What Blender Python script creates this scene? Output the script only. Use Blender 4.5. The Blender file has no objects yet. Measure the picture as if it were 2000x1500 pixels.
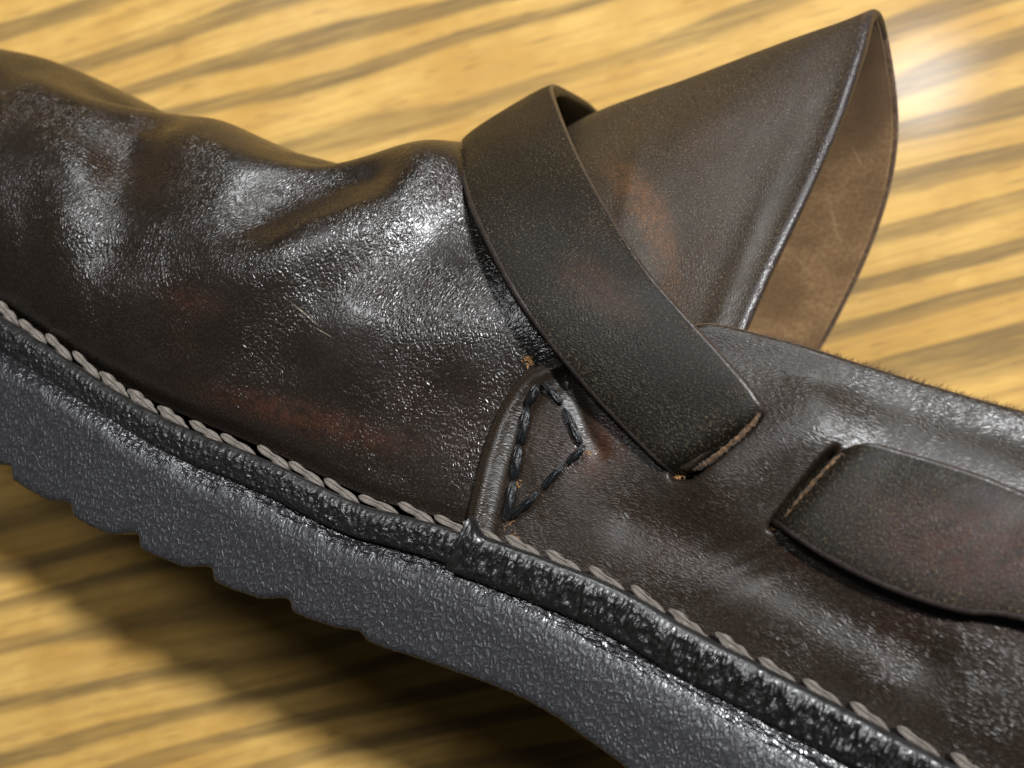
import bpy, math, random
import numpy as np
from mathutils import Matrix, Vector, noise as mnoise
random.seed(7); rng = np.random.default_rng(7)
sc = bpy.context.scene
C = sc.collection

# ------------------------------------------------------------------ frames
# the shoe lies on its far side on a table; all shoe parts are modelled in shoe axes (mm):
# s = towards the heel, w = across the shoe (away from the viewer's side), t = up from the welt
FPX = 2144.0
def nrm(v):
    v = np.array(v, float); return v/np.linalg.norm(v)
W = nrm((.27, -.126, -.95)); S = np.array((.86, -.42, .30)); S = nrm(S-W*(S@W)); T = np.cross(S, W)
def ray(x, y): return np.array(((x-1000)/FPX, (750-y)/FPX, -1.0))
ORG = ray(700, 960)*148.0
CW = W@ORG
NT = nrm((-.10, .06, .99))             # table normal seen from the lens
HT = 224.0                              # lens height over the table, mm
ex = np.array((1., 0, 0)); XW = nrm(ex-NT*(NT@ex)); YW = np.cross(NT, XW)
M = np.array((XW, YW, NT))              # view axes -> world axes
def towards(x, y, z): return Vector(M@nrm((x, y, z)))

# ------------------------------------------------------------------ camera
cam_d = bpy.data.cameras.new('camera'); cam = bpy.data.objects.new('camera', cam_d); C.objects.link(cam)
cam_d.sensor_width = 36; cam_d.lens = 36*FPX/2000; cam_d.clip_start = .01; cam_d.clip_end = 50
m4 = Matrix.Identity(4)
for i in range(3):
    for j in range(3): m4[i][j] = M[i, j]
m4[2][3] = HT*.001
cam.matrix_world = m4
cam_d.dof.use_dof = True; cam_d.dof.focus_distance = .147; cam_d.dof.aperture_fstop = 19
sc.camera = cam

# ------------------------------------------------------------------ light
wd = bpy.data.worlds.new('World'); sc.world = wd; wd.use_nodes = True
bg = wd.node_tree.nodes['Background']; bg.inputs[0].default_value = (.92, .96, 1, 1); bg.inputs[1].default_value = .03
def lamp(name, gx, gy, dist, size, power, col):
    """a ceiling lamp or added fill lamp whose mirror image in the varnish falls on the table at view point (gx, gy)"""
    r = ray(gx, gy); r = r*(HT/-(NT@r))                                   # the point on the table
    d = nrm(r-2*(r@NT)*NT)
    l = bpy.data.lights.new(name, 'AREA'); l.shape = 'DISK'; l.size = size; l.energy = power; l.color = col
    o = bpy.data.objects.new(name, l); C.objects.link(o)
    q = M@r*.001; q[2] = 0; dv = Vector(M@d)
    o.location = Vector(q)+dv*dist
    o.rotation_euler = dv.to_track_quat('Z', 'Y').to_euler()
    return o
lamp('ceiling_or_fill_lamp', 1790, 165, 1.3, .11, 25, (.97, .985, 1))
lamp('ceiling_or_fill_lamp', 600, -60, 1.3, .2, 4.2, (.97, .98, 1))
lamp('ceiling_or_fill_lamp', 1500, -1900, 1.6, .5, 14, (.97, .99, 1))  # added fill for the upward-facing surfaces, no such lamp known there

vs = sc.view_settings
vs.view_transform = 'Standard'; vs.look = 'None'; vs.exposure = 0; vs.gamma = 1; vs.use_curve_mapping = False
sc.render.engine = 'CYCLES'
sc.cycles.use_denoising = True
sc.cycles.max_bounces = 4; sc.cycles.diffuse_bounces = 2; sc.cycles.glossy_bounces = 3; sc.cycles.sample_clamp_indirect = 4
sc.cycles.use_adaptive_sampling = True; sc.cycles.adaptive_threshold = .02

# ------------------------------------------------------------------ node helpers
class NT_:
    def __init__(self, name):
        self.m = bpy.data.materials.new(name); self.m.use_nodes = True
        self.t = self.m.node_tree; self.n = self.t.nodes; self.l = self.t.links
        self.b = self.n['Principled BSDF']
    def new(self, typ, ins=None, **props):
        n = self.n.new(typ)
        for k, v in props.items(): setattr(n, k, v)
        for k, v in (ins or {}).items(): self.put(n.inputs[k], v)
        return n
    def put(self, sock, v):
        if isinstance(v, bpy.types.NodeSocket): self.l.new(v, sock)
        elif isinstance(v, (tuple, list)) and sock.type == 'RGBA' and len(v) == 3: sock.default_value = (*v, 1)
        else: sock.default_value = v
    def uv(self): return self.new('ShaderNodeUVMap').outputs[0]
    def obj(self): return self.new('ShaderNodeTexCoord').outputs['Object']
    def map(self, vec, scale=(1, 1, 1), rot=(0, 0, 0), loc=(0, 0, 0)):
        return self.new('ShaderNodeMapping', {'Vector': vec, 'Scale': scale, 'Rotation': rot, 'Location': loc}).outputs[0]
    def noise(self, vec, scale=1, detail=2, rough=.5, dist=0, out='Fac'):
        return self.new('ShaderNodeTexNoise', {'Vector': vec, 'Scale': scale, 'Detail': detail, 'Roughness': rough, 'Distortion': dist}).outputs[out]
    def vor(self, vec, scale=1, feature='F1', out='Distance', rand=1):
        return self.new('ShaderNodeTexVoronoi', {'Vector': vec, 'Scale': scale, 'Randomness': rand}, feature=feature).outputs[out]
    def math(self, op, a, b=0., c=None, clamp=False):
        n = self.n.new('ShaderNodeMath'); n.operation = op; n.use_clamp = clamp
        self.put(n.inputs[0], a); self.put(n.inputs[1], b)
        if c is not None: self.put(n.inputs[2], c)
        return n.outputs[0]
    def vmath(self, op, a, b):
        n = self.n.new('ShaderNodeVectorMath'); n.operation = op
        self.put(n.inputs[0], a); self.put(n.inputs[1], b); return n.outputs[0]
    def rng(self, v, a, b, c=0., d=1., smooth=True):
        return self.new('ShaderNodeMapRange', {'Value': v, 'From Min': a, 'From Max': b, 'To Min': c, 'To Max': d},
                        interpolation_type='SMOOTHSTEP' if smooth else 'LINEAR').outputs[0]
    def mix(self, f, a, b, blend='MIX'):
        n = self.n.new('ShaderNodeMix'); n.data_type = 'RGBA'; n.blend_type = blend
        self.put(n.inputs[0], f); self.put(n.inputs[6], a); self.put(n.inputs[7], b); return n.outputs[2]
    def bump(self, h, dist, strength=1., normal=None):
        d = {'Height': h, 'Distance': dist, 'Strength': strength}
        if normal is not None: d['Normal'] = normal
        return self.new('ShaderNodeBump', d).outputs[0]
    def spot(self, uv, cx, cy, rx, ry, ang=0):
        """a soft elliptic patch of wear or painted shade in the leather's own coordinates (mm)"""
        v = self.vmath('SUBTRACT', uv, (cx, cy, 0))
        v = self.map(v, (1/rx, 1/ry, 0), (0, 0, 0)) if not ang else self.map(self.map(v, rot=(0, 0, -ang)), (1/rx, 1/ry, 0))
        ln = self.n.new('ShaderNodeVectorMath'); ln.operation = 'LENGTH'; self.l.new(v, ln.inputs[0])
        return self.rng(ln.outputs['Value'], 1.0, .15)
    def out(self, **k):
        for a, v in k.items(): self.put(self.b.inputs[a.replace('_', ' ')], v)
        return self.m

def leather(name, base, warm, rough=.36, grain=(1.9, 1.5), bump=7e-5, speck=.15, speck_col=(.16, .11, .06), spots=(), warm_amt=.3, spec=.5, fine=2.2e-5, seed=0., warm_scale=.05, rough_var=.12):
    g = NT_(name); uv0 = g.uv(); uv = g.vmath('ADD', uv0, (seed*37.1, seed*17.3, 0))
    uw = g.vmath('ADD', uv, g.vmath('MULTIPLY', g.noise(uv, .5, 2, out='Color'), (1.5, 1.5, 0)))
    gv = g.map(uw, (grain[0], grain[1], 1))
    cells = g.rng(g.vor(gv, 1, 'DISTANCE_TO_EDGE'), 0, .34)
    nz = g.noise(gv, 1.5, 2, .55)
    amp = g.rng(g.noise(uv, .1, 1), .3, .7, .35, 1.2)
    h = g.math('MULTIPLY', g.math('MULTIPLY_ADD', cells, .8, g.math('MULTIPLY', nz, 1.1)), amp)
    n3 = g.bump(h, bump)
    wn = g.rng(g.noise(uv, warm_scale, 4, .6), .5, .72, 0, warm_amt)
    col = g.mix(wn, base, warm)
    for (cx, cy, rx, ry, ang, c, amt) in spots:
        f = g.math('MULTIPLY', g.spot(uv0, cx, cy, rx, ry, ang), g.rng(g.noise(uv, .5, 5, .65), .3, .62, .2, 1))
        col = g.mix(g.math('MULTIPLY', f, amt), col, c)
    sp = g.math('MULTIPLY', g.rng(g.noise(uv, 2.6, 5, .75), .52, .66), g.rng(g.noise(uv, .09, 3), .3, .65, .3, 1))
    col = g.mix(g.math('MULTIPLY', sp, speck), col, speck_col)
    # pores and grooves are coloured darker
    col = g.mix(g.rng(cells, .35, 0, 0, .5), col, tuple(.35*x for x in base))
    rg = g.math('ADD', g.rng(g.noise(uv, .16, 4, .6), .3, .7, rough-rough_var*.5, rough+rough_var*.5), g.math('MULTIPLY', sp, speck*.35))
    return g.out(Base_Color=col, Roughness=rg, Normal=n3, Specular_IOR_Level=spec)

def suede(name, a, b, amp=1.2e-4, scr_=()):
    g = NT_(name); uv = g.uv()
    n = g.noise(uv, 1.6, 6, .7); f = g.noise(g.map(uv, (3, 1, 1)), 2.2, 4, .7); big = g.noise(uv, .12, 3)
    col = g.mix(g.rng(n, .35, .68), a, b)
    col = g.mix(g.rng(big, .35, .65, 0, .6), col, tuple(.55*x for x in a))
    if scr_: col = g.mix(g.math('MULTIPLY', g.spot(uv, 6, 57, 16, 22), g.rng(n, .3, .6, .4, .8)), col, (.055, .032, .017))  # worn darker near the apex, part of it shade put into the colour
    for q in scr_: col = g.mix(g.math('MULTIPLY', g.spot(uv, *q), .35), col, (.36, .25, .14))
    return g.out(Base_Color=col, Roughness=.92, Normal=g.bump(g.math('ADD', n, f), amp), Specular_IOR_Level=.2, Sheen_Weight=.12)

# ------------------------------------------------------------------ geometry helpers (mm)
def spline(p, n, t=None):
    """uniform Catmull-Rom along axis 0"""
    p = np.asarray(p, float); k = len(p)
    e0 = 2*p[:1]-p[1:2]; e1 = 2*p[-1:]-p[-2:-1]
    q = np.concatenate((e0, p, e1))
    x = np.linspace(0, k-1, n) if t is None else np.asarray(t, float)
    i = np.clip(np.floor(x).astype(int), 0, k-2); f = (x-i).reshape((-1,)+(1,)*(p.ndim-1))
    a, b, c, d = q[i], q[i+1], q[i+2], q[i+3]
    return .5*(2*b+(c-a)*f+(2*a-5*b+4*c-d)*f*f+(3*b-a-3*c+d)*f**3)
def curve1(xs, ys):
    """smooth monotone-ish interpolant through points (Hermite with finite differences)"""
    xs = np.array(xs, float); ys = np.array(ys, float)
    dl = np.diff(ys)/np.diff(xs)
    mm = np.concatenate((dl[:1], (dl[:-1]+dl[1:])/2, dl[-1:]))
    sgn = dl[:-1]*dl[1:] <= 0
    mm[1:-1][sgn] *= .3
    def f(x):
        x = np.clip(np.asarray(x, float), xs[0], xs[-1])
        i = np.clip(np.searchsorted(xs, x)-1, 0, len(xs)-2)
        h = xs[i+1]-xs[i]; u = (x-xs[i])/h
        return ((1+2*u)*(1-u)**2)*ys[i]+u*(1-u)**2*h*mm[i]+u*u*(3-2*u)*ys[i+1]+u*u*(u-1)*h*mm[i+1]
    return f
def sstep(a, b, x):
    u = np.clip((x-a)/(b-a), 0, 1); return u*u*(3-2*u)

def px(x, y, w=0.):
    r = ray(x, y); q = r*((CW+w)/(W@r))-ORG
    return np.array((q@S, q@W, q@T))
def gnormals(g):
    du = np.gradient(g, axis=0); dv = np.gradient(g, axis=1)
    n = np.cross(du, dv); return n/(np.linalg.norm(n, axis=2, keepdims=True)+1e-9)

SHOE = bpy.data.objects.new('leather_shoe', None)
def link(name, me, mats, parent):
    o = bpy.data.objects.new(name, me); C.objects.link(o)
    for m_ in (mats if isinstance(mats, (list, tuple)) else [mats]): me.materials.append(m_)
    o.parent = parent
    return o
def mesh_from(name, verts, faces, uvs=None, smooth=True, scale=.001):
    me = bpy.data.meshes.new(name)
    me.from_pydata((np.asarray(verts)*scale).tolist(), [], faces)
    if uvs is not None:
        l = me.uv_layers.new(name='UVMap')
        idx = np.empty(len(me.loops), int); me.loops.foreach_get('vertex_index', idx)
        l.data.foreach_set('uv', np.asarray(uvs, float)[idx].ravel())
    if smooth: me.polygons.foreach_set('use_smooth', [True]*len(me.polygons))
    me.update(); return me
def grid_faces(nu, nv, off=0, closed_v=False, flip=False):
    f = []
    for i in range(nu-1):
        for j in range(nv if closed_v else nv-1):
            k = (j+1) % nv
            q = (off+i*nv+j, off+(i+1)*nv+j, off+(i+1)*nv+k, off+i*nv+k)
            f.append(q[::-1] if flip else q)
    return f
def grid_uv(g, u0=0., v0=0.):
    du = np.linalg.norm(np.diff(g, axis=0), axis=2).mean(axis=1); dv = np.linalg.norm(np.diff(g, axis=1), axis=2).mean(axis=0)
    u = np.concatenate(([0], np.cumsum(du)))+u0; v = np.concatenate(([0], np.cumsum(dv)))+v0
    return np.stack(np.meshgrid(u, v, indexing='ij'), -1)
def grid_obj(name, g, mat, parent, uv=None, flip=False):
    nu, nv = g.shape[:2]
    if uv is None: uv = grid_uv(g)
    me = mesh_from(name, g.reshape(-1, 3), grid_faces(nu, nv, flip=flip), uv.reshape(-1, 2))
    return link(name, me, mat, parent)
def swt_uv(g): return g[:, :, (0, 2)].copy()          # leather coordinates = (s, t) in mm, for side panels

def nz3(p, sc_=1., oct_=3): return mnoise.fractal(Vector(p)*sc_, 1.0, 2.0, oct_)

# ------------------------------------------------------------------ the shoe's side as a surface w = g(s, t)
h_top = curve1((-172, -160, -140, -104, -70, -38, -19, 0, 15, 40, 170), (6, 22, 31, 36, 38.3, 42.2, 51.5, 63, 68, 68, 66))
boxy = lambda s: float(1-sstep(-26, 6, s))
t_fe = curve1((-172, -150, -120, -65, -41, -15, 0, 19, 31, 47, 80, 120, 170), (14, 11, 5, -2.2, -3.6, -1.6, -.6, 3.4, 5., 4.8, 5.6, 5.5, 5.5))
w_near = curve1((-172, -166, -155, -135, -105, -70, -40, -10, 20, 50, 80, 130, 152, 165, 170), (36, 24, 13, 6, 3, .5, 1., 2.6, 3.0, 2.2, 1.6, 4., 12, 26, 36))
w_far = curve1((-172, -166, -155, -135, -105, -70, -40, 0, 40, 80, 130, 152, 165, 170), (36, 46, 51, 56, 61, 65, 66, 65, 63, 61, 60, 53, 44, 36))
bulge = curve1((-172, -110, -75, -45, -15, 10, 28, 50, 170), (1, 3, 5.4, 5.0, 2.2, -1.2, -.8, 1.0, 1.5))
def section(s):
    """near half of the upper's cross-section at s: control points (w, t) from the welt to the ridge"""
    h = float(h_top(s)); f = float(t_fe(s)); a = float(w_near(s)); z = float(w_far(s)); b = float(bulge(s))
    c = (a+z)/2; d = c-a; H = h-f
    n0 = np.array([(a+.6, f), (a-b*.55, f+.10*H), (a-b, f+.27*H), (a-b*.55, f+.45*H), (a+.10*d, f+.63*H), (a+.30*d, f+.80*H), (a+.60*d, f+.935*H), (c, h)])
    n1 = np.array([(a+.6, f), (a-b*.55, f+.12*H), (a-b, f+.32*H), (a-b*.75, f+.53*H), (a+.015*d, f+.72*H), (a+.15*d, f+.88*H), (a+.45*d, f+.97*H), (c, h)])
    k = boxy(s); near = [tuple(p) for p in n1*k+n0*(1-k)]
    far = [(2*c-w_, t_) for (w_, t_) in near[-2::-1]]
    return np.array(near+far)
_ss = np.linspace(-171, 169, 171)
_tab = [spline(section(s)[:8], 80) for s in _ss]
def gw(s, t):
    i = np.clip((s-_ss[0])/(_ss[1]-_ss[0]), 0, len(_ss)-1.001); k = int(i); f = i-k
    r = []
    for q in (_tab[k], _tab[k+1]): r.append(np.interp(t, q[:, 1], q[:, 0]))
    return r[0]*(1-f)+r[1]*f
def on(x, y, off=0.):
    """the point of the shoe's side seen at (x, y), lifted off the surface by off mm"""
    w = 0.
    for _ in range(8):
        p = px(x, y, w); w = gw(p[0], p[2])-off
    return px(x, y, w)

# ------------------------------------------------------------------ materials
DARK = (.0150, .0106, .0080); WARM = (.042, .018, .011); RED = (.085, .030, .014)
M_vamp = leather('vamp_leather', DARK, WARM, rough=.285, grain=(2.1, 1.3), bump=.68e-4, speck=.10,
                 spots=[(-12, 7, 24, 3.6, .12, RED, .38), (-34, 17, 7, 3, .1, WARM, .6), (-85, 5, 20, 7, 0, WARM, .4), (-18.5, 20.5, 3.6, .16, -.35, (.42, .36, .28), 1.), (-15, 19, 2.5, .12, -.15, (.3, .25, .19), .8)], seed=1)
M_quarter = leather('quarter_leather', (.0185, .0125, .0085), WARM, rough=.37, spec=.42, grain=(.95, 2.9), bump=4e-5, speck=.3,
                    spots=[(70, 18, 20, 6, -.1, WARM, .5), (27, 20, 5, 10, 0, (.07, .03, .017), .7)], seed=2)
M_strap = leather('strap_leather', (.0095, .0075, .0052), (.034, .018, .010), spec=.17, rough=.47, grain=(2.2, 2.0), bump=4e-5, speck=.95, speck_col=(.11, .088, .05),
                  spots=[(163, 8, 24, 10, 0, (.05, .020, .013), .85), (97, 10, 9, 5, .3, (.05, .022, .012), .6)], seed=3, warm_amt=.4)
M_tongue = leather('tongue_leather', (.030, .021, .013), (.06, .028, .015), spec=.26, rough=.48, grain=(1.7, 1.7), bump=4e-5, speck=.85, speck_col=(.19, .14, .08),
                   spots=[(32, 19, 4.5, 24, .66, (.16, .065, 0.024), .5)], seed=4)
M_rim = leather('burnished_edge', (.035, .026, .023), (.06, .035, .025), rough=.36, grain=(1.2, 1.2), bump=3e-5, speck=.1, seed=6)
M_raw = suede('raw_leather', (.30, .15, .055), (.48, .27, .10))
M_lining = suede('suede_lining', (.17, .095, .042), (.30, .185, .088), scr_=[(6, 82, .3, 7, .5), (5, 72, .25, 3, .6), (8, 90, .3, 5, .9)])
M_edge = suede('raw_edge', (.05, .028, .015), (.21, .115, .05), 2e-4)

def m_thread(name, a, b, rough):
    g = NT_(name); uv = g.uv()
    f = g.noise(g.map(uv, (.5, 3.2, 1), (0, 0, .55)), 1, 3, .65)
    return g.out(Base_Color=g.mix(g.rng(f, .3, .7), a, b), Roughness=rough, Normal=g.bump(f, 3e-4))
M_cream = m_thread('waxed_linen_thread', (.055, .046, .038), (.24, .205, .17), .5)
M_black = m_thread('black_thread', (.0025, .0025, .003), (.010, .011, .012), .3)

def m_sole():
    g = NT_('sole_rubber'); uv = g.uv()
    v = g.new('ShaderNodeSeparateXYZ', {'Vector': uv}).outputs[1]          # mm below the welt
    u = g.new('ShaderNodeSeparateXYZ', {'Vector': uv}).outputs[0]          # mm along the sole
    wd = g.rng(u, -55, 10, 1.6, 4.2)                                          # the buffed band widens towards the waist
    e = g.math('SUBTRACT', v, wd)
    band = g.rng(g.math('ADD', e, g.math('MULTIPLY', g.math('SUBTRACT', g.noise(g.map(uv, (.35, .2, 1)), 1, 4, .65), .5), 4.)), .9, -1.1)
    uw = g.vmath('ADD', uv, g.vmath('MULTIPLY', g.noise(uv, .7, 2, out='Color'), (1.3, 1.3, 0)))
    cr = g.rng(g.vor(g.map(uw, (1.55, .8, 1), (0, 0, .35)), 1, 'DISTANCE_TO_EDGE'), 0, .3)
    nz = g.noise(g.map(uw, (2.2, 1.8, 1)), 1, 1, .6)
    scr = g.noise(g.map(uw, (.11, 1.7, 1), (0, 0, .02)), 1, 1, .6)
    chips = g.noise(g.map(uw, (1.0, 1.5, 1)), 1, 1, .6)
    matte = g.math('MULTIPLY_ADD', cr, .85, g.math('MULTIPLY', nz, 1.0))
    shiny = g.math('ADD', g.math('MULTIPLY', scr, 4.4), g.math('MULTIPLY', chips, 2.8))
    h = g.new('ShaderNodeMix', {0: band, 2: matte, 3: shiny}).outputs[0]
    col = g.mix(band, g.mix(nz, (.015, .015, .016), (.030, .030, .0315)), (.009, .009, .010))
    col = g.mix(g.rng(cr, .4, 0, 0, .75), col, (.010, .010, .011))
    return g.out(Base_Color=col, Roughness=g.rng(band, 0, 1, .46, .25), Normal=g.bump(h, .8e-4), Specular_IOR_Level=g.rng(band, 0, 1, .5, .8))
M_sole = m_sole()
def m_welt():
    g = NT_('welt_rubber'); uv = g.uv()
    h = g.math('ADD', g.rng(g.vor(g.map(uv, (1.5, 1.1, 1)), 1.2, 'SMOOTH_F1'), .0, .6, 1, 0), g.noise(uv, 2.6, 3, .6))
    f = g.new('ShaderNodeSeparateXYZ', {'Vector': uv}).outputs[1]
    top = g.rng(f, 4.2, 5.2)                                                   # the smooth upper face of the strip
    hh = g.math('MULTIPLY', h, g.rng(top, 0, 1, 1, .12))
    return g.out(Base_Color=(.0105, .0098, .0092), Roughness=g.rng(g.noise(uv, .8, 3), .3, .7, .24, .42), Normal=g.bump(hh, 1.6e-4), Specular_IOR_Level=.6)
M_welt = m_welt()

def m_wood():
    g = NT_('oiled_wood'); o = g.obj()
    v = g.map(o, (1, 1, 1), (0, 0, -math.radians(14)))
    sx = g.new('ShaderNodeSeparateXYZ', {'Vector': v}); 
    wob = g.noise(g.map(v, (4.0, 24, 1)), 1, 2, .5)
    wob2 = g.noise(g.map(v, (40, 90, 1)), 1, 2, .5)
    a = g.math('MULTIPLY', sx.outputs[1], 100.)
    a = g.math('ADD', a, g.math('MULTIPLY', wob, 3.4)); a = g.math('ADD', a, g.math('MULTIPLY', wob2, .16))
    fr = g.math('FRACT', a)
    wv = g.math('MULTIPLY', g.noise(g.map(v, (7, 45, 1), loc=(1, 5, 0)), 1, 2, .5), .45)
    up = g.rng(g.math('SUBTRACT', fr, wv), .26, .46); dn = g.rng(fr, 1.0, .90)
    ln = g.math('MULTIPLY', up, dn)
    st = g.rng(g.noise(g.map(v, (8, 60, 1), loc=(3, 1, 0)), 1, 3, .6), .30, .56, .3, 1)
    ln = g.math('MULTIPLY', ln, st)
    fib = g.noise(g.map(v, (45, 900, 1)), 1, 4, .65); fl = g.noise(g.map(v, (40, 55, 1), loc=(9, 2, 0)), 1, 4, .6)
    col = g.mix(g.rng(fl, .32, .68), (.44, .25, .056), (.585, .37, .105))
    col = g.mix(g.rng(fib, .35, .7, 0, .6), col, (.42, .24, .07))
    lnf = g.math('MULTIPLY', ln, g.rng(fib, .25, .65, .5, 1.0))
    col = g.mix(g.math('MULTIPLY', lnf, .9), col, (.15, .098, .038))
    a2 = g.math('ADD', g.math('MULTIPLY', sx.outputs[1], 330.), g.math('MULTIPLY', wob, 11.))
    f2 = g.math('FRACT', a2); l2 = g.math('MULTIPLY', g.math('MULTIPLY', g.rng(f2, .45, .75), g.rng(f2, 1., .85)), g.rng(g.noise(g.map(v, (14, 40, 1), loc=(4, 8, 0)), 1, 2, .6), .42, .62, 0, .32))
    col = g.mix(l2, col, (.23, .135, .042))
    por = g.rng(g.noise(g.map(v, (120, 1500, 1)), 1, 1, .5), .64, .72, 0, .5)
    col = g.mix(por, col, (.14, .08, .03))
    return g.out(Base_Color=col, Roughness=.6, Coat_Weight=.022, Coat_Roughness=.13, Normal=g.bump(g.math('SUBTRACT', fib, lnf), 6e-5), Specular_IOR_Level=.15)
M_wood = m_wood()

# ------------------------------------------------------------------ table
def table():
    w, d, th = 1.2, .9, .03; n = 2
    v = [(x, y, z) for z in (-th, 0) for y in (-d/2, d/2) for x in (-w/2, w/2)]
    f = [(0, 2, 3, 1), (4, 5, 7, 6), (0, 1, 5, 4), (1, 3, 7, 5), (3, 2, 6, 7), (2, 0, 4, 6)]
    me = mesh_from('table_top', v, f, smooth=False, scale=1.)
    o = link('table_top', me, M_wood, None)
    o['kind'] = 'structure'; o['label'] = 'golden wooden table top with dark wavy grain under the shoe'; o['category'] = 'table'
    b = o.modifiers.new('bevel', 'BEVEL'); b.width = .004; b.segments = 3
table()

# ------------------------------------------------------------------ the shoe
C.objects.link(SHOE)
R4 = Matrix.Identity(4)
A_ = np.stack((M@S, M@W, M@T), axis=1); P_ = M@ORG*.001+np.array((0, 0, HT*.001))
for i in range(3):
    for j in range(3): R4[i][j] = A_[i, j]
    R4[i][3] = P_[i]
SHOE.matrix_world = R4
SHOE['label'] = 'dark brown leather shoe with a woven strap and black rubber sole lying on the table'; SHOE['category'] = 'shoe'

# vamp, with the flex folds that cross it obliquely
def vamp():
    ss = np.concatenate((np.linspace(-171.5, -130, 50)[:-1], np.linspace(-130, 33, 430)))
    nv = 260
    vv = np.concatenate((np.linspace(0, 7.4, 215), np.linspace(7.4, 14, 46)[1:]))
    g = np.empty((len(ss), len(vv), 3))
    for i, s in enumerate(ss):
        q = spline(section(s), 0, vv); g[i, :, 0] = s; g[i, :, 1:] = q
    N = gnormals(g)
    if (N[len(ss)//2, 60, 1]) > 0: N = -N
    s, w, t = g[..., 0], g[..., 1], g[..., 2]
    hgt = (t-t_fe(s))/(h_top(s)-t_fe(s))
    d = np.zeros_like(s)
    q = s-.42*(w-15)                                       # folds run back as they cross to the far side
    def fold(c, a, wd): return a*np.exp(-((q-c)/wd)**2)*sstep(4, 15, w)*(1-sstep(50, 62, w))
    d += fold(-72, -2.6, 5.5)+fold(-31, -3.2, 4.8)+fold(-54, 1.4, 8)+fold(-18, 1.2, 7)+fold(-92, 1.6, 10)
    near = w < 45
    def ridge(pts, a, wd, end=.0):
        P = spline(np.array([on(x, y) for (x, y) in pts]), 24); best = np.full(s.shape, 1e9)
        for p0, p1 in zip(P[:-1], P[1:]):
            ab = p1-p0; u = np.clip(((g-p0)@ab)/(ab@ab), 0, 1); best = np.minimum(best, ((g-(p0+u[..., None]*ab))**2).sum(-1))
        return a*np.exp(-best/wd**2)*near
    d += ridge([(272, 240), (240, 310), (215, 400), (205, 480)], -2.1, 5.5)
    d += ridge([(40, 200), (135, 310), (165, 420)], 1.1, 6.5)
    d += ridge([(400, 268), (425, 380), (470, 470), (470, 540)], 1.6, 7.5)
    d += ridge([(712, 340), (635, 356), (560, 388), (510, 430)], -2.3, 5.2)
    d += ridge([(840, 325), (760, 395), (665, 452), (570, 500)], 2.0, 6.2)
    d += ridge([(900, 440), (770, 510), (640, 560)], -.8, 5.5)
    d += ridge([(700, 640), (780, 680), (880, 690)], 1.1, 8.5)
    d += ridge([(300, 640), (320, 560), (330, 480)], -.7, 6)
    d += ridge([(520, 700), (540, 620), (545, 560)], -.6, 6)
    d += ridge([(60, 400), (75, 500)], -.6, 5)
    d = np.where(s > 8, d*(1-sstep(8, 22, s)), d)
    xs = s-(38.5-np.minimum(t, 60))                        # distance behind the strap's front edge, under which the vamp dives
    d -= 6.5*sstep(-3.5, 3, xs)*sstep(40, 46, t)*(w < 40)
    d -= 4.5*sstep(2, 11, xs)*sstep(.38, .5, hgt)+12.*sstep(17, 30, xs)*sstep(.40, .58, hgt)+3.*sstep(24, 32, s)
    g2 = g+N*d[..., None]
    g2 += N*(-.5*np.exp(-((vv-.0)/.25)**2))[None, :, None]
    uv = swt_uv(g)
    dv = np.concatenate((np.zeros((len(ss), 1)), np.cumsum(np.linalg.norm(np.diff(g[:, :, 1:], axis=1), axis=2), axis=1)), axis=1)
    uv[..., 1] = dv
    o = grid_obj('vamp', g2, M_vamp, SHOE, uv)
    return o
vamp()

def lip(g, th, side, n=7, r=None):
    """roll an edge of a grid over to the inside: side 'v1' (last column) or 'u0' (first row)"""
    if side == 'v1': e, tan = g[:, -1], g[:, -1]-g[:, -2]
    elif side == 'v0': e, tan = g[:, 0], g[:, 0]-g[:, 1]
    elif side == 'u0': e, tan = g[0], g[0]-g[1]
    else: e, tan = g[-1], g[-1]-g[-2]
    tan = tan/(np.linalg.norm(tan, axis=1, keepdims=True)+1e-9)
    N = gnormals(g); N = {'v1': N[:, -1], 'v0': N[:, 0], 'u0': N[0], 'u1': N[-1]}[side]
    return e, tan, N

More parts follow.
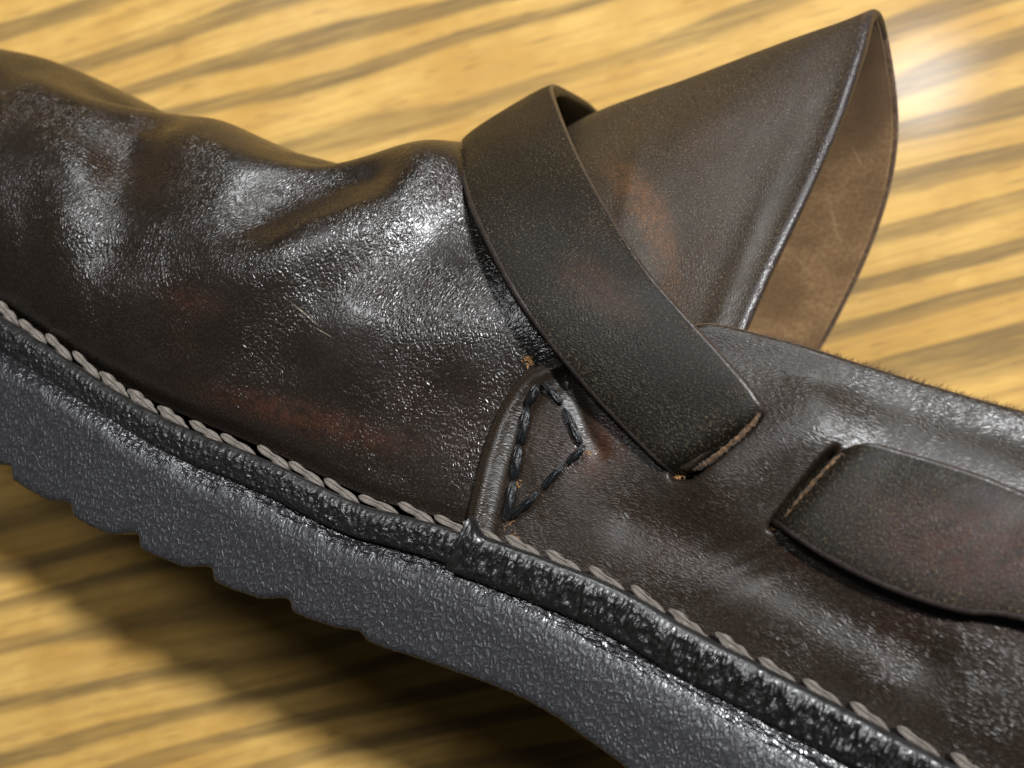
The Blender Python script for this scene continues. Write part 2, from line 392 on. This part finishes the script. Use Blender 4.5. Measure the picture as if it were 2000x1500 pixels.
# quarter: outer sheet of the side, overlapping the vamp
slot1 = np.array([(1488, 790), (1478, 815), (1440, 850), (1385, 900), (1348, 928), (1318, 928)])
slot2 = np.array([(1650, 868), (1622, 888), (1580, 935), (1525, 1005), (1508, 1030)])
def seg_dist(p, poly):
    best = np.full(p.shape[:-1], 1e9)
    for a, b in zip(poly[:-1], poly[1:]):
        ab = b-a; u = np.clip(((p-a)@ab)/(ab@ab), 0, 1); best = np.minimum(best, np.linalg.norm(p-(a+u[..., None]*ab), axis=-1))
    return best
def smooth_poly(poly, n=40): return spline(poly, n)
TH_Q = 1.9
def quarter():
    st = [  # stations from the front edge to the heel; points bottom -> top (view coordinates of the photograph's own viewpoint)
        [(908, 1045), (925, 965), (946, 880), (980, 795), (1025, 733), (1090, 700)],
        [(960, 1062), (985, 985), (1012, 905), (1045, 825), (1085, 755), (1140, 690)],
        [(1050, 1095), (1085, 1015), (1120, 930), (1160, 840), (1200, 755), (1245, 670)],
        [(1170, 1150), (1205, 1055), (1245, 950), (1285, 845), (1330, 740), (1375, 640)],
        [(1330, 1232), (1365, 1125), (1400, 1010), (1440, 895), (1480, 780), (1525, 672)],
        [(1520, 1330), (1550, 1215), (1585, 1095), (1620, 975), (1655, 850), (1700, 726)],
        [(1700, 1425), (1735, 1305), (1770, 1180), (1805, 1050), (1845, 915), (1890, 783)],
        [(1900, 1530), (1935, 1410), (1970, 1280), (2010, 1140), (2055, 990), (2100, 842)],
    ]
    P = np.array([[on(x, y, TH_Q) for (x, y) in r] for r in st])
    ext = []
    for s, top in ((105, 47), (125, 50), (145, 55), (158, 58)):
        f = float(t_fe(s)); ext.append([(s, gw(s, f+(top-f)*k/5)-TH_Q, f+(top-f)*k/5) for k in range(6)])
    # around the heel to the far side
    for s, w0 in ((168, 26), (170, 36), (168, 46)):
        ext.append([(s+TH_Q-1.5*(k/5), w0, 5.5+(60-5.5)*k/5) for k in range(6)])
    for s in (145, 110, 70, 40):
        f = float(t_fe(s)); top = {145: 56, 110: 48, 70: 44, 40: 40}[s]
        ext.append([(s, float(w_near(s)+w_far(s))-gw(s, f+(top-f)*k/5)+TH_Q, f+(top-f)*k/5) for k in range(6)])
    P = np.concatenate((P, np.array(ext)))
    t_u = np.concatenate((np.linspace(0, 7, 560), np.linspace(7, len(P)-1, 90)[1:]))
    g = spline(spline(P, 0, t_u).transpose(1, 0, 2), 190).transpose(1, 0, 2)
    # relief of the visible part, in photo coordinates of the vertices
    nvis = 560
    Pw = ORG+g[:nvis, :, 0:1]*S+g[:nvis, :, 1:2]*W+g[:nvis, :, 2:3]*T
    xy = np.stack((1000+FPX*Pw[..., 0]/-Pw[..., 2], 750-FPX*Pw[..., 1]/-Pw[..., 2]), -1)
    N = gnormals(g)
    if N[200, 90, 1] > 0: N = -N
    d = np.zeros(xy.shape[:2])
    s1, s2 = smooth_poly(slot1), smooth_poly(slot2)
    d1, d2 = seg_dist(xy, s1), seg_dist(xy, s2)
    mid = np.array([(1420, 935), (1500, 880), (1590, 825)])
    d += 1.5*np.exp(-(seg_dist(xy, mid)/85)**2)                     # bridge pushed up by the strap under it
    e1 = sstep(5, 45, np.linalg.norm(xy-slot1[0], axis=-1)); e2 = sstep(8, 50, np.linalg.norm(xy-slot2[0], axis=-1))
    d -= 3.0*e1*np.exp(-(d1/7)**2)+3.0*e2*np.exp(-(d2/6)**2)              # the slots themselves
    e = np.linalg.norm((xy-np.array((1075, 870)))/np.array((55, 120)), axis=-1)
    d += .45*np.exp(-e**4)                                           # padded stitched corner
    d -= .5*np.exp(-(seg_dist(xy, np.array([(1100, 735), (1150, 850), (1170, 880)]))/16)**2)
    fe = np.array([(908, 1045), (925, 965), (946, 880), (980, 795), (1025, 733), (1090, 700)]); de = seg_dist(xy, spline(fe, 40))
    d += .5*np.exp(-((de-15)/13)**2)*(xy[..., 0] < 1130)-.35*np.exp(-((de-48)/14)**2)*(xy[..., 0] < 1110)
    top = np.array([(1380, 640), (1560, 680), (1760, 745), (2000, 815), (2100, 845)])
    d -= .45*np.exp(-((seg_dist(xy, top)-46)/34)**2)                  # stretched hollow under the top edge
    d -= .9*np.exp(-(seg_dist(xy, np.array([(1240, 1020), (1500, 1120), (1800, 1290)]))/55)**2)
    wr = np.sin(seg_dist(xy, np.array([(1350, 1150), (1540, 1060), (1700, 1170)]))/9.)
    d += .10*wr*np.exp(-(np.linalg.norm((xy-np.array((1450, 1090)))/np.array((140, 60)), axis=-1))**2)
    g[:nvis] += N[:nvis]*d[..., None]
    N = gnormals(g)
    if N[200, 90, 1] > 0: N = -N
    # rolled top edge
    tan = g[:, -1]-g[:, -3]; tan /= np.linalg.norm(tan, axis=1, keepdims=True)
    rows = []
    r = TH_Q/2
    for a in np.linspace(0, math.pi, 9)[1:]:
        rows.append(g[:, -1]+r*math.sin(a)*tan-r*(1-math.cos(a))*N[:, -1])
    for k in (2., 4.5): rows.append(g[:, -1]-(TH_Q+.12*k)*N[:, -1]-tan*k)
    g2 = np.concatenate((g, np.array(rows).transpose(1, 0, 2)), axis=1)
    uv = swt_uv(g2)
    dv = np.concatenate(([0], np.cumsum(np.linalg.norm(np.diff(g2, axis=1), axis=2).mean(0)))); 
    uv[560:, :, 0] = g2[560:, :, 0]
    uv[:, :, 1] = dv[None, :]
    o = grid_obj('quarter', g2, [M_quarter, M_edge], SHOE, uv)
    nvq = g2.shape[1]
    for p in o.data.polygons:
        j = p.index % (nvq-1)
        if j >= 189+2: p.material_index = 1
    # cut front edge, a bevelled strip of its own
    tan = g[0]-g[2]; tan /= np.linalg.norm(tan, axis=1, keepdims=True)
    rows = [g[0]]
    for a in np.linspace(0, math.pi/2, 8)[1:]:
        rows.append(g[0]+1.15*math.sin(a)*tan-(TH_Q+1.2)*(1-math.cos(a))*N[0])
    rows.append(rows[-1]-N[0]*1.5)
    e = np.array(rows)
    grid_obj('cut_edge', e, M_quarter, o)
    return o, g, N
QO, QG, QN = quarter()

# fuzz on the raw top edge
def fuzz():
    V, Fc = [], []
    r = TH_Q/2
    for _ in range(1500):
        i = rng.integers(300, 560); b = QG[i, -1]; tan = nrm(QG[i, -1]-QG[i, -3]); n = QN[i, -1]
        a = rng.uniform(.9, 2.6); p = b+r*math.sin(a)*tan-r*(1-math.cos(a))*n
        dr = nrm(tan*1.0+rng.normal(0, .55, 3)+np.array((.3, 0, 0))); L = abs(rng.normal(.45, .3))+.12
        sd = nrm(np.cross(dr, rng.normal(0, 1, 3)))*.028; bend = rng.normal(0, .18, 3)
        k = len(V); V += [p-sd, p+sd, p+dr*L*.55+bend*.3*L+sd*.7, p+dr*L*.55+bend*.3*L-sd*.7, p+dr*L+bend*L]
        Fc += [(k, k+1, k+2, k+3), (k+3, k+2, k+4)]
    me = mesh_from('fuzz', V, Fc, [(0, 0)]*len(V), smooth=False)
    o = link('fuzz', me, M_edge, QO); o['kind'] = 'stuff'
fuzz()

# tongue
def tongue():
    TH = 2.0
    rim = [(1436, 662, 17), (1500, 520, 19), (1566, 385, 21.5), (1632, 240, 25), (1678, 105, 28.5), (1702, 20, 34), (1727, 105, 42), (1742, 240, 49), (1728, 360, 54), (1690, 480, 58), (1640, 590, 61), (1585, 690, 63)]
    m2 = [(1330, 640, 12.5), (1378, 500, 15), (1420, 380, 18), (1462, 280, 21.5), (1500, 165, 26), (1530, 82, 33), (1545, 130, 42), (1545, 235, 49), (1520, 350, 54), (1480, 460, 58), (1430, 570, 61), (1380, 670, 63)]
    m1 = [(1215, 640, 7.5), (1240, 520, 10), (1262, 405, 13.5), (1285, 310, 18.5), (1310, 225, 25), (1332, 157, 33), (1340, 200, 42), (1335, 290, 49), (1310, 390, 54), (1270, 490, 58), (1220, 590, 61), (1180, 670, 63)]
    fr = [(1085, 640, 6), (1095, 540, 9), (1105, 440, 12.5), (1115, 350, 18), (1128, 285, 25), (1140, 230, 33), (1140, 270, 42), (1130, 340, 49), (1110, 420, 54), (1080, 510, 58), (1040, 600, 61), (1000, 670, 63)]
    f0 = [(1030, 640, 9), (1010, 560, 12), (990, 480, 15.5), (978, 415, 21), (980, 372, 28), (985, 335, 36), (975, 350, 42), (960, 410, 49), (940, 480, 54), (910, 560, 58), (870, 640, 61), (830, 700, 63)]
    P = np.array([[px(*q) for q in r] for r in (f0, fr, m1, m2, rim)])
    P = np.concatenate((P, P[:, -1:]+np.array((-2., 1., -13.)), P[:, -1:]+np.array((-4., 1.5, -26.))), axis=1)   # on down inside the far side
    g = spline(spline(P, 170).transpose(1, 0, 2), 230).transpose(1, 0, 2)
    N = gnormals(g)
    if N[80, 40, 1] > 0: N = -N
    u = np.linspace(0, 4, 170)[:, None]; v = np.linspace(0, 13, 230)[None, :]
    # the rim flares a little, with a shallow hollow before it
    d = .9*np.exp(-((u-4)/.13)**2)-.5*np.exp(-((u-3.6)/.22)**2)
    d = d*(1-.85*np.exp(-((v-5)/1.3)**2))
    d = d+.35*np.exp(-((u-1.75)/.12)**2-((v-2.5)/2)**2)
    g = g+N*d[..., None]
    N = gnormals(g)
    if N[80, 40, 1] > 0: N = -N
    tan = g[-1]-g[-3]; tan /= np.linalg.norm(tan, axis=1, keepdims=True)
    rows = [g[-1]+TH/2*math.sin(a)*tan-TH/2*(1-math.cos(a))*N[-1] for a in np.linspace(0, math.pi, 11)[1:]]
    g2 = np.concatenate((g, np.array(rows)), axis=0)
    o = grid_obj('tongue', g2, [M_tongue, M_rim, M_edge], SHOE)
    for p in o.data.polygons:
        if p.index//229 >= 166: p.material_index = 1 if p.index % 229 < 100 else 2
    inn = g-N*TH
    inn = np.concatenate((rows[-1][None], inn[::-1]), axis=0)
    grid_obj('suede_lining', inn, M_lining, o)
    # the far end of the tongue's edge stays attached below the far quarter
    return o, g, N
TO, TG, TN = tongue()

# strap: over the instep, into one slot, under the bridge, out of the next slot and on to the heel
def strap():
    far = lambda x, y, w: px(x, y, w)
    rows = [  # left / lower edge, right / upper edge
        (far(1010, 520, 66), far(1230, 380, 66)),
        (far(1000, 420, 60), far(1218, 300, 61)),
        (far(975, 320, 48), far(1165, 213, 50)),
        (far(925, 268, 29), far(1105, 172, 38)),
        (far(898, 275, 18), far(1078, 164, 28.5)),
        (far(898, 312, 10.5), far(1090, 205, 20.5)),
        (far(908, 372, 4.5), far(1122, 282, 13)),
        (far(938, 450, .2), far(1172, 378, 6)),
        (on(1000, 570, 6.6), on(1258, 515, 5.0)),
        (on(1068, 668, 6.4), on(1335, 607, 5.0)),
        (on(1150, 768, 5.6), on(1410, 690, 4.8)),
        (on(1222, 845, 4.6), on(1460, 748, 4.6)),
        (on(1280, 903, 4.0), on(1490, 790, 3.9)),
        (on(1305, 925, 2.2), on(1508, 812, 2.2)),
        (on(1330, 945, -.6), on(1525, 835, -.6)),
        (on(1390, 985, -1.3), on(1580, 850, -1.3)),
        (on(1450, 1015, -1.3), on(1630, 855, -1.3)),
        (on(1490, 1016, .2), on(1628, 890, .3)),
        (on(1510, 1023, 2.8), on(1652, 872, 2.8)),
        (on(1540, 1044, 4.8), on(1698, 863, 4.6)),
        (on(1600, 1084, 5.0), on(1785, 885, 4.6)),
        (on(1680, 1127, 5.1), on(1860, 907, 4.6)),
        (on(1770, 1165, 5.2), on(1930, 930, 4.6)),
        (on(1880, 1197, 5.2), on(2010, 962, 4.6)),
        (on(2010, 1215, 5.2), on(2110, 1000, 4.6)),
    ]
    for s in (100, 120, 140, 155):
        rows.append((np.array((s, gw(s, 27)-5, 27+(s-100)*.05)), np.array((s+1, gw(s+1, 41)-4.6, 41+(s-100)*.05))))
    R = np.array(rows)
    n = 620
    E = spline(R, n)
    a, b = E[:, 0], E[:, 1]
    tl = np.gradient((a+b)/2, axis=0); tl /= np.linalg.norm(tl, axis=1, keepdims=True)
    ac = b-a; wid = np.linalg.norm(ac, axis=1, keepdims=True); ac = ac/wid
    N = np.cross(ac, tl); N /= np.linalg.norm(N, axis=1, keepdims=True)
    k = int(n*.45)
    if N[k, 1] > 0: N = -N
    # rounded-rectangle section
    TH, r = 2.3, .6
    prof = []
    nn = 26
    for x in np.linspace(0, 1, nn): prof.append(('top', x))
    sec = []
    sec += [('L', ang) for ang in np.linspace(-math.pi/2, 0, 5)]
    V = []
    half = TH/2
    offs = []   # (fraction side, lateral offset mm, height mm)
    for ang in np.linspace(-math.pi, -math.pi/2, 5)[:-1] : pass
    # lower side left->right is hidden; go round: bottom right -> ... closed loop
    def arc(cx, cy, a0, a1, m=6): return [(cx+r*math.cos(t_), cy+r*math.sin(t_)) for t_ in np.linspace(a0, a1, m)]
    loop_l = arc(r, -TH+r, -math.pi/2, -math.pi, 5)+arc(r, -r, math.pi, math.pi/2, 7)
    loop_r = arc(-r, -r, math.pi/2, 0, 7)+arc(-r, -TH+r, 0, -math.pi/2, 5)
    crown = lambda f: .22*(1-(2*f-1)**2)+.22*(1-abs(2*f-1)**6)
    pts = []
    for (x, y) in loop_l: pts.append((0, x, y))
    for f in .5-.5*np.cos(np.linspace(0, 1, 34)[1:-1]*math.pi): pts.append((f, None, 0.))
    for (x, y) in loop_r: pts.append((1, x, y))
    for f in np.linspace(1, 0, 8)[1:-1]: pts.append((f, None, -TH))
    nv = len(pts); G = np.empty((n, nv, 3)); UV = np.empty((n, nv, 2))
    arcl = np.concatenate(([0], np.cumsum(np.linalg.norm(np.diff((a+b)/2, axis=0), axis=1))))
    for j, (f, x, y) in enumerate(pts):
        if x is not None:
            base = (a if f == 0 else b)+ac*x; lat = x if f == 0 else wid[:, 0]+x
        else:
            base = a+ac*(r+(wid-2*r)*f); lat = r+(wid[:, 0]-2*r)*f
        hgt = y+(crown(f) if y > -TH*.6 else 0)
        G[:, j] = base+N*hgt; UV[:, j, 0] = arcl; UV[:, j, 1] = lat
    faces = grid_faces(n, nv, closed_v=True)
    me = mesh_from('strap', G.reshape(-1, 3), faces, UV.reshape(-1, 2))
    o = link('strap', me, [M_strap, M_rim], SHOE)
    for p in me.polygons:
        j = p.index % nv
        if 5 <= j < 11 or nv-18 <= j < nv-12: p.material_index = 1
    return o, arcl
STRAP, SARC = strap()

# ------------------------------------------------------------------ welt: two rolled strips meeting at the seam
rim_l = [(-90, 560), (0, 617), (112, 690), (224, 764), (332, 823), (420, 860), (507, 893), (600, 938), (700, 984), (800, 1010), (930, 1050)]
rim_r = [(908, 1034), (951, 1050), (1030, 1078), (1119, 1112), (1210, 1150), (1343, 1226), (1440, 1277), (1615, 1366), (1740, 1432), (1853, 1490), (1960, 1545)]
def welt_path(pts, w): return np.array([px(x, y, w) for (x, y) in pts])
def out_w(s): return w_near(s)-2.6-.4
def strip(name, path, prof_scale, seed, n, lip0=False):
    P = spline(path, n)
    prof = [(.8, -5.2), (.35, -4.95), (.05, -4.4), (-.2, -3.5), (-.4, -2.6), (-.5, -1.8), (-.5, -1.15), (-.35, -.55), (-.02, -.15), (.5, 0.), (1.5, -.06), (2.5, -.35), (3.6, -.75), (5.0, -1.2), (6.5, -1.6)]
    pr = spline(np.array(prof), 40)
    arcl = np.concatenate(([0], np.cumsum(np.linalg.norm(np.diff(P, axis=0), axis=1))))
    pl = np.concatenate(([0], np.cumsum(np.linalg.norm(np.diff(pr, axis=0), axis=1))))
    G = np.empty((n, len(pr), 3)); UV = np.empty((n, len(pr), 2))
    for i in range(n):
        s, w, t = P[i]; ws = 1.0
        lift = 1.9*math.exp(-(arcl[i]/1.5)**2) if lip0 else 0
        amp = prof_scale*(.3+.7*sstep(-50, 60, s))
        for j, (dw, dt) in enumerate(pr):
            face = sstep(0.8, 1.7, pl[j])*(1-sstep(4.0, 5.3, pl[j]))
            nz_ = face*amp*(.62*mnoise.noise(Vector((arcl[i]*1.35+seed, pl[j]*.45, seed)))+.26*mnoise.noise(Vector((arcl[i]*2.6, pl[j]*1.7, seed+5)))+.13*mnoise.cell(Vector((arcl[i]*1.6, pl[j]*1.1, seed)))*0)
            sag = .12*mnoise.noise(Vector((arcl[i]*.22, seed, 3)))
            G[i, j] = (s, w+dw*prof_scale-nz_-lift*.35*(dw < 2), t+dt*prof_scale+sag+lift*sstep(4.5, 2., abs(pl[j]-5.2)))
        UV[i, :, 0] = arcl[i]+seed*11; UV[i, :, 1] = pl
    if lip0:
        c = G[0].copy(); cen = c.mean(0)
        caps = [c*(1-k)+(cen+np.array((-.5*math.sin(k*1.5), 0, -.1)))*k for k in (.92, .7, .4, .15)]
        G = np.concatenate((np.array(caps), G)); UV = np.concatenate((np.repeat(UV[:1], 4, 0), UV))
    return grid_obj(name, G, M_welt, SHOE, UV), P
toe_ext = np.array([(s, float(w_near(s))-2.8, float(t_fe(s))-.3) for s in (-171, -167, -158, -145, -125, -105, -88)])
heel_ext = np.array([(s, float(w_near(s))-2.8, float(t_fe(s))-.6) for s in (105, 125, 145, 158, 166)])
PL = np.concatenate((toe_ext, welt_path(rim_l[1:], -2.6)))
PR = np.concatenate((welt_path(rim_r, -2.8), heel_ext))
WELT_L, PLs = strip('welt', PL, .86, 1., 900)
WELT_R, PRs = strip('welt', PR, 1.12, 4., 900, lip0=True)

# cream stitches along the welt
def stitch_mesh(L, r0, name, plies=2, twist=1.1, flat=.8, n=22, m=16):
    V, UV = [], []
    for i in range(n):
        f = i/(n-1); x = (f-.5)*L; env = (max(0., 1-abs(2*f-1)**2.6))**.5*.9+.04
        arch = .28*L*.22*(1-(2*f-1)**2)
        for j in range(m):
            ph = 2*math.pi*j/m
            rr = r0*env*(1+.2*math.cos(plies*(ph-twist*x*2*math.pi/L)))
            V.append((x, -rr*math.cos(ph)*flat-arch*.35, rr*math.sin(ph))); UV.append((x, ph*r0))
    return mesh_from(name, V, grid_faces(n, m, closed_v=True)+[tuple(range(m))[::-1], tuple(range((n-1)*m, n*m))], UV)
def place(o, p, xdir, up):
    """x axis along xdir, -y axis along the surface normal 'up'"""
    X = nrm(xdir); Y = -nrm(up); Y = nrm(Y-X*(X@Y)); Z = np.cross(X, Y)
    mm = Matrix.Identity(4)
    for i in range(3):
        mm[i][0] = X[i]; mm[i][1] = Y[i]; mm[i][2] = Z[i]; mm[i][3] = p[i]*.001
    o.matrix_local = mm
me_c = [stitch_mesh(5.7, 1.0+.08*k, 'stitch', twist=.8+.3*k) for k in range(3)]
for m_ in me_c: m_.materials.append(M_cream)
def stitch_row(P, s0, s1, parent, dt, dw, step=5.65, sc_=1.):
    arcl = np.concatenate(([0], np.cumsum(np.linalg.norm(np.diff(P, axis=0), axis=1))))
    a0 = np.interp(s0, P[:, 0], arcl); a1 = np.interp(s1, P[:, 0], arcl); a = a0
    while a < a1:
        p = np.array([np.interp(a, arcl, P[:, k]) for k in range(3)]); q = np.array([np.interp(a+1, arcl, P[:, k]) for k in range(3)])
        o = bpy.data.objects.new('stitch', me_c[rng.integers(3)]); C.objects.link(o); o.parent = parent
        x = (q-p)+np.array((0, .12, -.24))+rng.normal(0, .03, 3)
        place(o, p+np.array((0, dw, dt))+rng.normal(0, .08, 3), x, np.array((0, -.75, .65)))
        k = sc_*rng.uniform(.94, 1.06); o.scale = (rng.uniform(1.03, 1.12), k, k)
        a += step*rng.uniform(.97, 1.03)
stitch_row(PLs, -92, 17.5, WELT_L, .34, 1.9, 5.65, .66)
stitch_row(PRs, 18.5, 100, WELT_R, .02, 2.2, 5.75, .62)

# black stitches of the quarter's corner
sb = [((1050, 752), (1030, 793)), ((1029, 797), (1019, 866)), ((1014, 868), (1005, 937)), ((1003, 939), (990, 1018)),
      ((1060, 745), (1098, 788)), ((1101, 797), (1136, 868)), ((1143, 871), (1106, 907)), ((1100, 907), (1060, 955)), ((1052, 962), (1000, 1010))]
def black():
    for i, (a, b) in enumerate(sb):
        A, B = on(*a, TH_Q+.95), on(*b, TH_Q+.95); L = np.linalg.norm(B-A)
        me = stitch_mesh(L*1.03, (.68 if i < 4 else .52), 'stitch', plies=3, twist=.55, flat=.85)
        o = link('stitch', me, M_black, QO); place(o, (A+B)/2, B-A, np.array((0, -1, .1)))
black()

# torn raw fibres at the stitch holes and the slot ends
def tuft(x, y, rad, n, off, name='raw_fibres'):
    c = on(x, y, off); V, Fc = [], []
    for _ in range(n):
        p = c+np.array((rng.normal(0, rad), 0, rng.normal(0, rad*.7)))
        k = len(V); e = rng.uniform(.12, .38); dr = nrm(rng.normal(0, 1, 3)*np.array((1, .5, 1)))*e*2; sd = nrm(np.cross(dr, (0, 1, .2)))*e*.5
        up = np.array((0, -e*.9, 0))
        V += [p-dr, p+sd, p+dr, p-sd, p+up+rng.normal(0, .08, 3), p-up]
        Fc += [(k, k+1, k+4), (k+1, k+2, k+4), (k+2, k+3, k+4), (k+3, k, k+4), (k+1, k, k+5), (k+2, k+1, k+5), (k+3, k+2, k+5), (k, k+3, k+5)]
    o = link(name, mesh_from(name, V, Fc, [(p[0], p[2]) for p in V], smooth=True), M_raw, QO); o['kind'] = 'stuff'
for a in ((1148, 886, .22, 10, 1.7), (1110, 915, .3, 16, 1.7), (1062, 970, .45, 26, 1.75), (990, 1024, .5, 22, 1.7), (1005, 1046, .45, 20, 1.6), (1033, 706, .5, 22, .3),
          (1012, 944, .25, 10, 1.8), (1322, 934, 1.0, 70, .5), (1506, 1037, .6, 40, .6)): tuft(*a)

def raw_edge(name, pts, offs, r, n=70):
    P = spline(np.array([on(x, y, o_) for (x, y), o_ in zip(pts, offs)]), n); m = 8
    tl = np.gradient(P, axis=0); tl /= np.linalg.norm(tl, axis=1, keepdims=True); V = []
    for i in range(n):
        a_ = nrm(np.cross(tl[i], (0, -1, 0))); b_ = np.cross(a_, tl[i]); f = min(1, 6*i/n, 6*(n-1-i)/n)**.5
        for j in range(m):
            ph = 2*math.pi*j/m; rr = r*(f+.05)*(1+.6*mnoise.noise(Vector((i*.55, j*.9, r)))+.5*mnoise.noise(Vector((i*1.3, j*.9, 3))))
            V.append(P[i]+a_*rr*math.cos(ph)*.8+b_*rr*math.sin(ph)*1.5)
    me = mesh_from(name, V, grid_faces(n, m, closed_v=True), [(v[0], v[2]) for v in V]); link(name, me, M_edge, STRAP)
raw_edge('raw_edge', [(1486, 806), (1462, 836), (1420, 874), (1380, 905), (1352, 920)], (3.5, 3.6, 3.6, 3.5, 3.1), .42)
raw_edge('raw_edge', [(1652, 884), (1636, 894), (1614, 916), (1578, 955), (1540, 1003), (1524, 1020)], (3.0, 3.4, 3.5, 3.5, 3.3, 2.8), .34)

# ------------------------------------------------------------------ sole
def sole():
    band = [(px(x, y, -3)[0], px(x, y, -3)[2]) for (x, y) in [(0, 690), (350, 888), (525, 950), (665, 1010), (975, 1104), (1210, 1226), (1370, 1306), (1615, 1450)]]
    bot = [(px(x, y, -3)[0], px(x, y, -3)[2]) for (x, y) in [(40, 945), (165, 1022), (290, 1082), (430, 1146), (575, 1203), (720, 1260), (850, 1306), (945, 1340), (1020, 1372), (1080, 1406), (1130, 1441), (1180, 1476), (1218, 1506)]]
    tb = curve1([-172, -150, -115, -85]+[p[0] for p in band]+[90, 120, 172], [8, 5, -1, -6]+[p[1] for p in band]+[1., 1., 1.])
    bb = curve1([-172, -150, -110, -75]+[p[0] for p in bot]+[56, 66, 74, 84, 172], [-4, -9, -17.5, -21.5]+[p[1] for p in bot]+[-17.5, -26, -32, -34, -34])
    gs = [px(x, y, -3)[0] for (x, y) in [(22, 918), (138, 985), (262, 1050), (400, 1117), (548, 1184), (692, 1243)]]
    while gs[0] > -150: gs.insert(0, gs[0]-11.6)
    ss = np.concatenate((np.linspace(-171.8, -75, 420)[:-1], np.linspace(-75, 60, 1150), np.linspace(60, 169.8, 260)[1:]))
    def tread(s):
        z = 0
        for k, g0 in enumerate(gs):
            p = s-g0; a = (1.25+.5*((k*37) % 10)/10) if k < len(gs)-1 else .7
            z += a*sstep(-4.6, -.4, p)*(1-sstep(-.3, 1.3, p))
            z -= .15*math.exp(-((p-3.5)/2.2)**2)
        return z
    nw, nb = 46, 10
    loops = []; uvs = []
    for s in ss:
        a, z = float(w_near(s))-4.1, float(w_far(s))+3.5
        if a > z-1: a = z = (a+z)/2; a -= .5; z += .5
        top = float(tb(s)); b0 = float(bb(s)); b = b0+tread(s)+.10*mnoise.noise(Vector((s*1.4, 2, 0)))+.05*mnoise.noise(Vector((s*4., 7, 0)))
        L = []; U = []
        # inner top, near wall from top down, bottom, far wall
        L += [(s, a+9, top+.6), (s, a+2.0, top+.5)]; U += [(s, -3), (s, -1.5)]
        for k in range(nw):
            f = k/(nw-1); y = top+(b-top)*f
            edge = math.exp(-f*(top-b0)/.7)*.75+math.exp(-(1-f)*(top-b0)/.35)*.35
            hollow = .9*math.exp(-((f*(top-b0)-3.4)/2.6)**2)              # worn shoulder below the welt
            und = .05*mnoise.noise(Vector((s*.35, f*3, 9)))
            bw = 1.8+4.6*float(sstep(-55, 10, s)); bev = .75*(1-float(sstep(0, bw*1.25, f*(top-b0))))*bw/5.
            L.append((s, a+edge-.55+bev-und+.5*f, y)); U.append((s, f*(top-b0)))
        for k in range(1, nb+1):
            f = k/nb; L.append((s, a+(z-a)*f, b+(0 if f < 1 else .2))); U.append((s, 20+(z-a)*f))
        for k in range(1, 5):
            f = k/4; L.append((s, z, b+(top-b)*f)); U.append((s, 120+12*f))
        loops.append(L); uvs.append(U)
    G = np.array(loops); UV = np.array(uvs, float)
    nu, nv = G.shape[:2]
    me = mesh_from('sole', G.reshape(-1, 3), grid_faces(nu, nv, closed_v=True)+[tuple(range(nv)), tuple(range((nu-1)*nv, nu*nv))[::-1]], UV.reshape(-1, 2))
    return link('sole', me, M_sole, SHOE)
sole()

# insole inside the opening
def insole():
    ss = np.linspace(-150, 160, 60)
    g = np.array([[(s, w_near(s)+4+(w_far(s)-w_near(s)-8)*f, t_fe(s)+5+2*(2*f-1)**2) for f in np.linspace(0, 1, 12)] for s in ss])
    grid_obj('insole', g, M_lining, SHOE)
insole()
